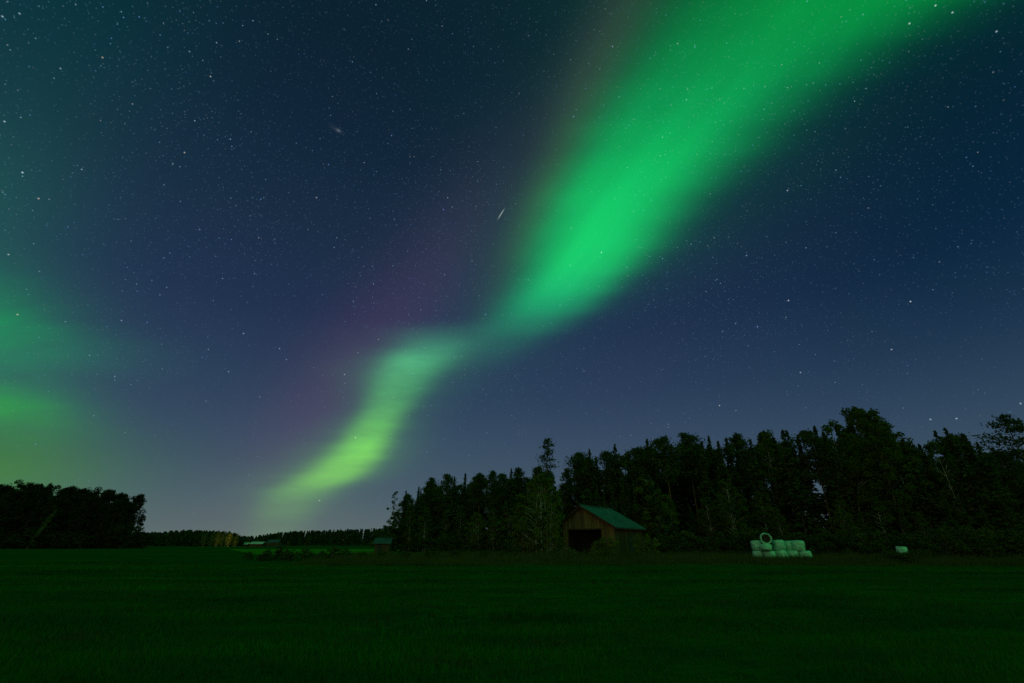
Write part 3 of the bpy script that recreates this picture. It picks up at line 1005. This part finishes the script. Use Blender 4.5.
# ------------------------------------------------------------------ barn
def build_barn():
    root = empty('barn', (8.91, 62.36, 0))
    tag(root, 'weathered plank barn with green sheet roof and dark open doorway', 'barn')
    e1 = Vector((.588, .809, 0)).normalized()          # along the ridge, away
    e2 = Vector((.809, -.588, 0)).normalized()         # along the gable, to the right
    Z = Vector((0, 0, 1))
    def P(a, b, c):
        return e1 * a + e2 * b + Z * c
    L, hl, hr, ridge = 9.1, 2.75, 4.36, 6.24
    sl, sr = .706, .568                               # slopes of the two roof sides
    zl, zr = ridge - hl * sl, ridge - hr * sr
    ox0, ox1, oz = -1.95, 2.58, 3.40                  # the doorway
    rng = random.Random(4)
    # front gable of upright planks, one board after the other
    wall = MB()
    b = -hl
    while b < hr - .02:
        w = min(rng.uniform(.13, .19), hr - b)
        def top(q):
            return ridge - (abs(q) * (sl if q < 0 else sr)) - .06
        off = rng.uniform(0, .018)
        z0 = 0.0
        if ox0 - .02 < b + w / 2 < ox1 + .02:
            z0 = oz
        g0, g1 = b + .006, b + w - .006
        pts = [P(-off, g0, z0), P(-off, g1, z0), P(-off, g1, top(g1)), P(-off, g0, top(g0))]
        wall.prism(pts, e1 * .03)
        b += w
    wall.build('gable_wall', M['plank'], root)
    # side walls and back wall
    def run(name, fn, length, mat):
        mb = MB()
        a = 0.05
        while a < length:
            w = min(rng.uniform(.14, .2), length - a)
            fn(mb, a + .005, a + w - .005, rng.uniform(0, .015))
            a += w
        mb.build(name, mat, root)
    run('side_wall', lambda mb, a0, a1, o: mb.prism([P(a0, hr + o, 0), P(a1, hr + o, 0), P(a1, hr + o, zr - .05), P(a0, hr + o, zr - .05)], e2 * -.03), L, M['darkplank'])
    run('side_wall', lambda mb, a0, a1, o: mb.prism([P(a0, -hl - o, 0), P(a1, -hl - o, 0), P(a1, -hl - o, zl - .05), P(a0, -hl - o, zl - .05)], e2 * .03), L, M['darkplank'])
    mb = MB()
    mb.prism([P(L, -hl, 0), P(L, hr, 0), P(L, hr, zr - .06), P(L, 0, ridge - .06), P(L, -hl, zl - .06)], e1 * .04)
    mb.build('back_wall', M['inside'], root)
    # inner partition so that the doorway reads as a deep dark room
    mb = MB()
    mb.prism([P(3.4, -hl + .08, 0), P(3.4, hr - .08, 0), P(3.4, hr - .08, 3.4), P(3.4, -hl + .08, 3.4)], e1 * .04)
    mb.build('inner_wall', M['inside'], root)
    mb = MB()
    mb.prism([P(.05, -hl + .05, 3.45), P(.05, hr - .05, 3.45), P(L - .05, hr - .05, 3.45), P(L - .05, -hl + .05, 3.45)], Z * .05)
    mb.build('loft_floor', M['inside'], root)
    # door frame and corner posts
    fr = MB()
    for bb in (ox0 - .06, ox1 + .06):
        fr.prism([P(-.05, bb - .07, 0), P(-.05, bb + .07, 0), P(-.05, bb + .07, oz + .1), P(-.05, bb - .07, oz + .1)], e1 * .025)
    fr.prism([P(-.055, ox0 - .16, oz - .03), P(-.055, ox1 + .16, oz - .03), P(-.055, ox1 + .16, oz + .13), P(-.055, ox0 - .16, oz + .13)], e1 * .025)
    fr.build('door_frame', M['darkplank'], root)
    for bb in (-hl + .02, hr - .06):
        mb = MB()
        top_z = (zl if bb < 0 else zr) - .1
        mb.prism([P(-.06, bb - .1, 0), P(-.06, bb + .08, 0), P(-.06, bb + .08, top_z), P(-.06, bb - .1, top_z)], e1 * .035)
        mb.build('corner_board', M['plank'], root)
    # sliding door on the side wall
    mb = MB()
    mb.prism([P(4.0, hr + .06, .15), P(6.6, hr + .06, .15), P(6.6, hr + .06, 2.9), P(4.0, hr + .06, 2.9)], e2 * -.035)
    mb.build('side_door', M['inside'], root)
    # roof: two sheets with standing ribs
    ov, ev = .45, .45
    for side, half, sl_, name in ((1, hr, sr, 'roof'), (-1, hl, sl, 'roof')):
        mb = MB()
        bo = half + ev
        nseg = 46
        th = .05
        zz = lambda q: ridge - q * sl_ + .06
        a0, a1 = -ov, L + ov
        vs, fs = [], []
        for i in range(nseg * 2 + 1):
            a = a0 + (a1 - a0) * i / (nseg * 2)
            up = (.028 if i % 2 else 0.0) - .07 * math.sin(math.pi * i / (nseg * 2)) ** 2 + .012 * math.sin(i * .9)
            vs += [P(a, 0, zz(0) + up), P(a, side * bo, zz(bo) + up), P(a, 0, zz(0) - th), P(a, side * bo, zz(bo) - th)]
        for i in range(nseg * 2):
            k = i * 4
            fs += [(k, k + 1, k + 5, k + 4), (k + 2, k + 6, k + 7, k + 3), (k + 1, k + 3, k + 7, k + 5), (k, k + 4, k + 6, k + 2)]
        mb.add(vs, fs)
        ro = mb.build(name, M['roof'], root)
        # verge board in dark red at the front and the eave board
        vb = MB()
        vb.prism([P(-ov - .03, 0, zz(0) - .01), P(-ov - .03, side * bo, zz(bo) - .01), P(-ov - .03, side * bo, zz(bo) - .27), P(-ov - .03, 0, zz(0) - .27)], e1 * .03)
        vb.build('verge_board', M['trim'], root)
        eb = MB()
        eb.prism([P(-ov + .01, side * (bo - .02), zz(bo) - .06), P(L + ov - .01, side * (bo - .02), zz(bo) - .06), P(L + ov - .01, side * (bo - .02), zz(bo) - .2), P(-ov + .01, side * (bo - .02), zz(bo) - .2)], e2 * side * -.03)
        eb.build('eave_board', M['trim'], root)
    cap = MB()
    cap.tube([P(-ov - .02, 0, ridge + .07), P(L + ov + .02, 0, ridge + .07)], [.09, .09], 8)
    cap.build('ridge_cap', M['roof'], root)


build_barn()


# ------------------------------------------------------------------ wrapped bales
def bale_mesh(seed, r=.645, h=1.10, sag=.05):
    rng = random.Random(seed)
    n, prof = 22, [(0, 0), (.55, .0), (.86, .015), (.97, .09), (1.02, .3), (1.03, .5), (1.0, .72), (.97, .90), (.86, .985), (.5, 1.0), (0, 1.005)]
    mb = MB()
    vs, fs = [], []
    ph = [rng.uniform(0, 6.28) for _ in range(4)]
    for j, (q, z) in enumerate(prof):
        for i in range(n):
            t = i / n * 2 * math.pi
            k = 1 + .035 * math.sin(2 * t + ph[0] + z * 3) + .03 * math.sin(5 * t + ph[1] + z * 6) + rng.uniform(-.012, .012) + sag * (1 - z) * .6
            vs.append((q * r * k * math.cos(t), q * r * k * math.sin(t), h * z + .015 * math.sin(2 * t + ph[2]) * q))
    for j in range(len(prof) - 1):
        for i in range(n):
            a, b = j * n + i, j * n + (i + 1) % n
            fs.append((a, b, b + n, a + n))
    mb.add(vs, fs)
    return mb.mesh('hay_bale')


BALES = [bale_mesh(s) for s in (1, 2, 3)]
for b in BALES:
    b.materials.append(M['wrap'])
    b.polygons.foreach_set('use_smooth', [True] * len(b.polygons))


def bale(x, y, z, k, label, rot=(0, 0, 0), sc=(1, 1, 1)):
    o = bpy.data.objects.new('hay_bale', BALES[k % 3])
    o.location = (x, y, z)
    rr = random.Random(int(x * 97) + k)
    o.rotation_euler = (rot[0] + rr.uniform(-.05, .05), rot[1] + rr.uniform(-.06, .06), rot[2])
    q = rr.uniform(.96, 1.05)
    o.scale = (sc[0] * q, sc[1] * q, sc[2] * rr.uniform(.94, 1.04))
    COL.objects.link(o)
    tag(o, label, 'hay bale', 'white wrapped bales of the stack')
    return o


YB = 58.0
for i, (px, dy, w, lab) in enumerate(((756.5, .5, 'leftmost', 0), (768, -.3, 'second from left', 0), (779.5, .1, 'third from left', 0), (791, .2, 'fourth from left', 0), (803, -.2, 'rightmost', 0))):
    bale(gx(px, YB + dy), YB + dy, -.06, i, 'pale wrapped bale on the ground, %s in the bottom row of the stack' % w, (0, 0, i * 1.3), (1, 1, .98))
for i, (px, dy, lab, sz) in enumerate(((757.5, .55, 'left end bale of the upper row, behind the open ended bale', 1.0), (779, .2, 'middle upper bale right of the open ended bale', 1.0),
                                       (789.5, .75, 'recessed upper bale second from the right of the stack', 1.02), (798, .05, 'right end bale of the upper row of the stack', 1.0))):
    bale(gx(px, YB + dy), YB + dy, 1.0, i + 1, 'pale wrapped ' + lab, (.03 * (i - 1), .02, i * 2.1), (1, 1, sz))
bale(gx(765.5, YB - .55), YB - .5, 1.0, 2, 'low sagging wrapped bale carrying the open ended bale', (0, .03, 1), (1.1, 1.0, .62))
# the bale on its side with its wrap peeled from the end
ob = empty('hay_bale', (gx(767, YB - .2), YB - .2, 2.27), R(-24))
tag(ob, 'open ended wrapped bale lying on top, dark hay inside a pale ring', 'hay bale', 'white wrapped bales of the stack')
mb = MB()
n = 28
vs, fs = [], []
prof = [(.42, -.34), (.47, -.55), (.58, -.62), (.625, -.57), (.64, -.2), (.63, .3), (.60, .52), (.45, .58), (0.0, .6)]
for j, (r_, y_) in enumerate(prof):
    for i in range(n):
        t = i / n * 2 * math.pi
        k = 1 + .02 * math.sin(3 * t + j * .3) + .015 * math.sin(8 * t)
        vs.append((r_ * k * math.cos(t), y_, r_ * k * math.sin(t)))
for j in range(len(prof) - 1):
    for i in range(n):
        a, b = j * n + i, j * n + (i + 1) % n
        fs.append((a, a + n, b + n, b))
mb.add(vs, fs)
mb.build('wrap', M['wrap'], ob, True)
mb = MB()
mb.tube([(0, -.42, 0), (0, .3, 0)], [.425, .47], 24)
mb.build('hay_core', M['hay'], ob)
# the single bale to the right
p = at(900, 546, 48)
o = bale(p.x, 48, .42, 0, 'lone pale wrapped bale standing in the grass far right of the stack', (.10, .16, R(68)), (.72, .72, .93))
o['group'] = 'lone wrapped bales'
del o['group']


for px, Y, h in ((886, 46.6, 1.25), (892, 46.4, 1.05), (897, 46.3, 1.0), (902, 46.5, 1.0), (907, 46.7, 1.1), (913, 46.6, 1.3)):
    plant('bush', gx(px, Y), Y, h, 'low dark shrub half hiding the lone wrapped bale', 'bush', 'low shrubs before the lone bale', None, 1.3)


# ------------------------------------------------------------------ small hut and the far farm
def gable_house(name, label, cat, cx, cy, length, depth, wall_h, ridge_h, rz, wall_m, roof_m, windows=0, door=True):
    root = empty(name, (cx, cy, 0), rz)
    tag(root, label, cat)
    l, d = length / 2, depth / 2
    mb = MB()
    mb.prism([(-l, -d, 0), (-l, d, 0), (-l, d, wall_h), (-l, 0, ridge_h - .08), (-l, -d, wall_h)], (length, 0, 0))
    mb.build('wall', wall_m, root)
    for s in (-1, 1):
        mb = MB()
        o = .35
        sl = (ridge_h - wall_h) / d
        y1, z1 = s * (d + o), wall_h - o * sl
        mb.prism([(-l - .3, 0, ridge_h), (-l - .3, y1, z1), (-l - .3, y1, z1 + .12), (-l - .3, 0, ridge_h + .12)], (length + .6, 0, 0))
        mb.build('roof', roof_m, root)
    if door:
        mb = MB()
        mb.box((-l * .35, -d - .03, 1.0), (1.1, .06, 2.0))
        mb.build('door', M['inside'], root)
    for i in range(windows):
        mb = MB()
        mb.box((-l * .75 + (i + .5) * length * .75 / windows + .4, -d - .03, 1.55), (.9, .06, .8))
        mb.build('window', M['inside'], root)
    return root


gable_house('hut', 'small dark hut with green sheet roof at the left foot of the forest', 'hut', gx(383.5, 110), 110, 3.2, 3.0, 1.95, 2.85, R(4), M['darkplank'], M['roof'], 0)
gable_house('farm_shed', 'long pale-roofed farm shed before the far wood', 'shed', gx(258, 350), 350, 8.6, 7, 1.9, 3.1, R(2), M['redwall'], M['white'], 3)
gable_house('farm_shed', 'short pale-roofed shed left of the long farm shed', 'shed', gx(247, 352), 352, 2.6, 3.5, 1.7, 2.7, 0, M['redwall'], M['white'], 0)
gable_house('barn', 'distant grey-roofed barn right of the long farm shed', 'barn', gx(274, 372), 372, 8.0, 7, 2.9, 4.6, R(5), M['darkplank'], M['roof'], 1)
# trees by the farm, caught by the yard lamp
for i, (px, row, Y) in enumerate(((206, 533, 330), (213, 532, 338), (219, 531.5, 330), (225, 531, 340), (231, 532, 331), (237, 533, 336))):
    plant_top('lightbirch', px, row, Y, '%s from the left of the lamplit yellow trees on the horizon' % ORD[i], 'tree', 'lamplit trees by the far farm', i)
plant_top('palebush', 288, 541.5, 325, 'round yellowish lamplit bush right of the far farm', 'bush')
for px, row, Y, lab in ((249, 536.5, 352, 'dim tree behind the short pale shed at the far farm'), (258, 537, 356, 'dim tree behind the long pale shed at the far farm')):
    plant_top('birch', px, row, Y, lab, 'tree')


def yard_lamp(x, y, h, label, power):
    root = empty('street_lamp', (x, y, 0))
    tag(root, label, 'lamp')
    mb = MB()
    mb.tube([(0, 0, 0), (0, 0, h), (0, .25, h + .2), (0, .7, h + .22)], [.09, .06, .05, .04], 8)
    mb.build('pole', M['pole'], root)
    mb = MB()
    mb.prism([(-.14, .6, h + .14), (.14, .6, h + .14), (.1, .6, h + .28), (-.1, .6, h + .28)], (0, .55, 0))
    mb.build('lamp_head', M['pole'], root)
    ld = bpy.data.lights.new('lamp_light', 'SPOT')
    ld.spot_size = R(150)
    ld.spot_blend = .6
    ld.energy = power
    ld.color = (1.0, .72, .12)
    ld.shadow_soft_size = .15
    lo = bpy.data.objects.new('lamp_light', ld)
    lo.location = (0, .9, h + .02)
    lo.rotation_euler = (R(80), 0, 0)
    lo.parent = root
    COL.objects.link(lo)


yard_lamp(gx(225, 321), 321, 6.0, 'yard lamp lighting the yellow trees by the far farm', 2400)
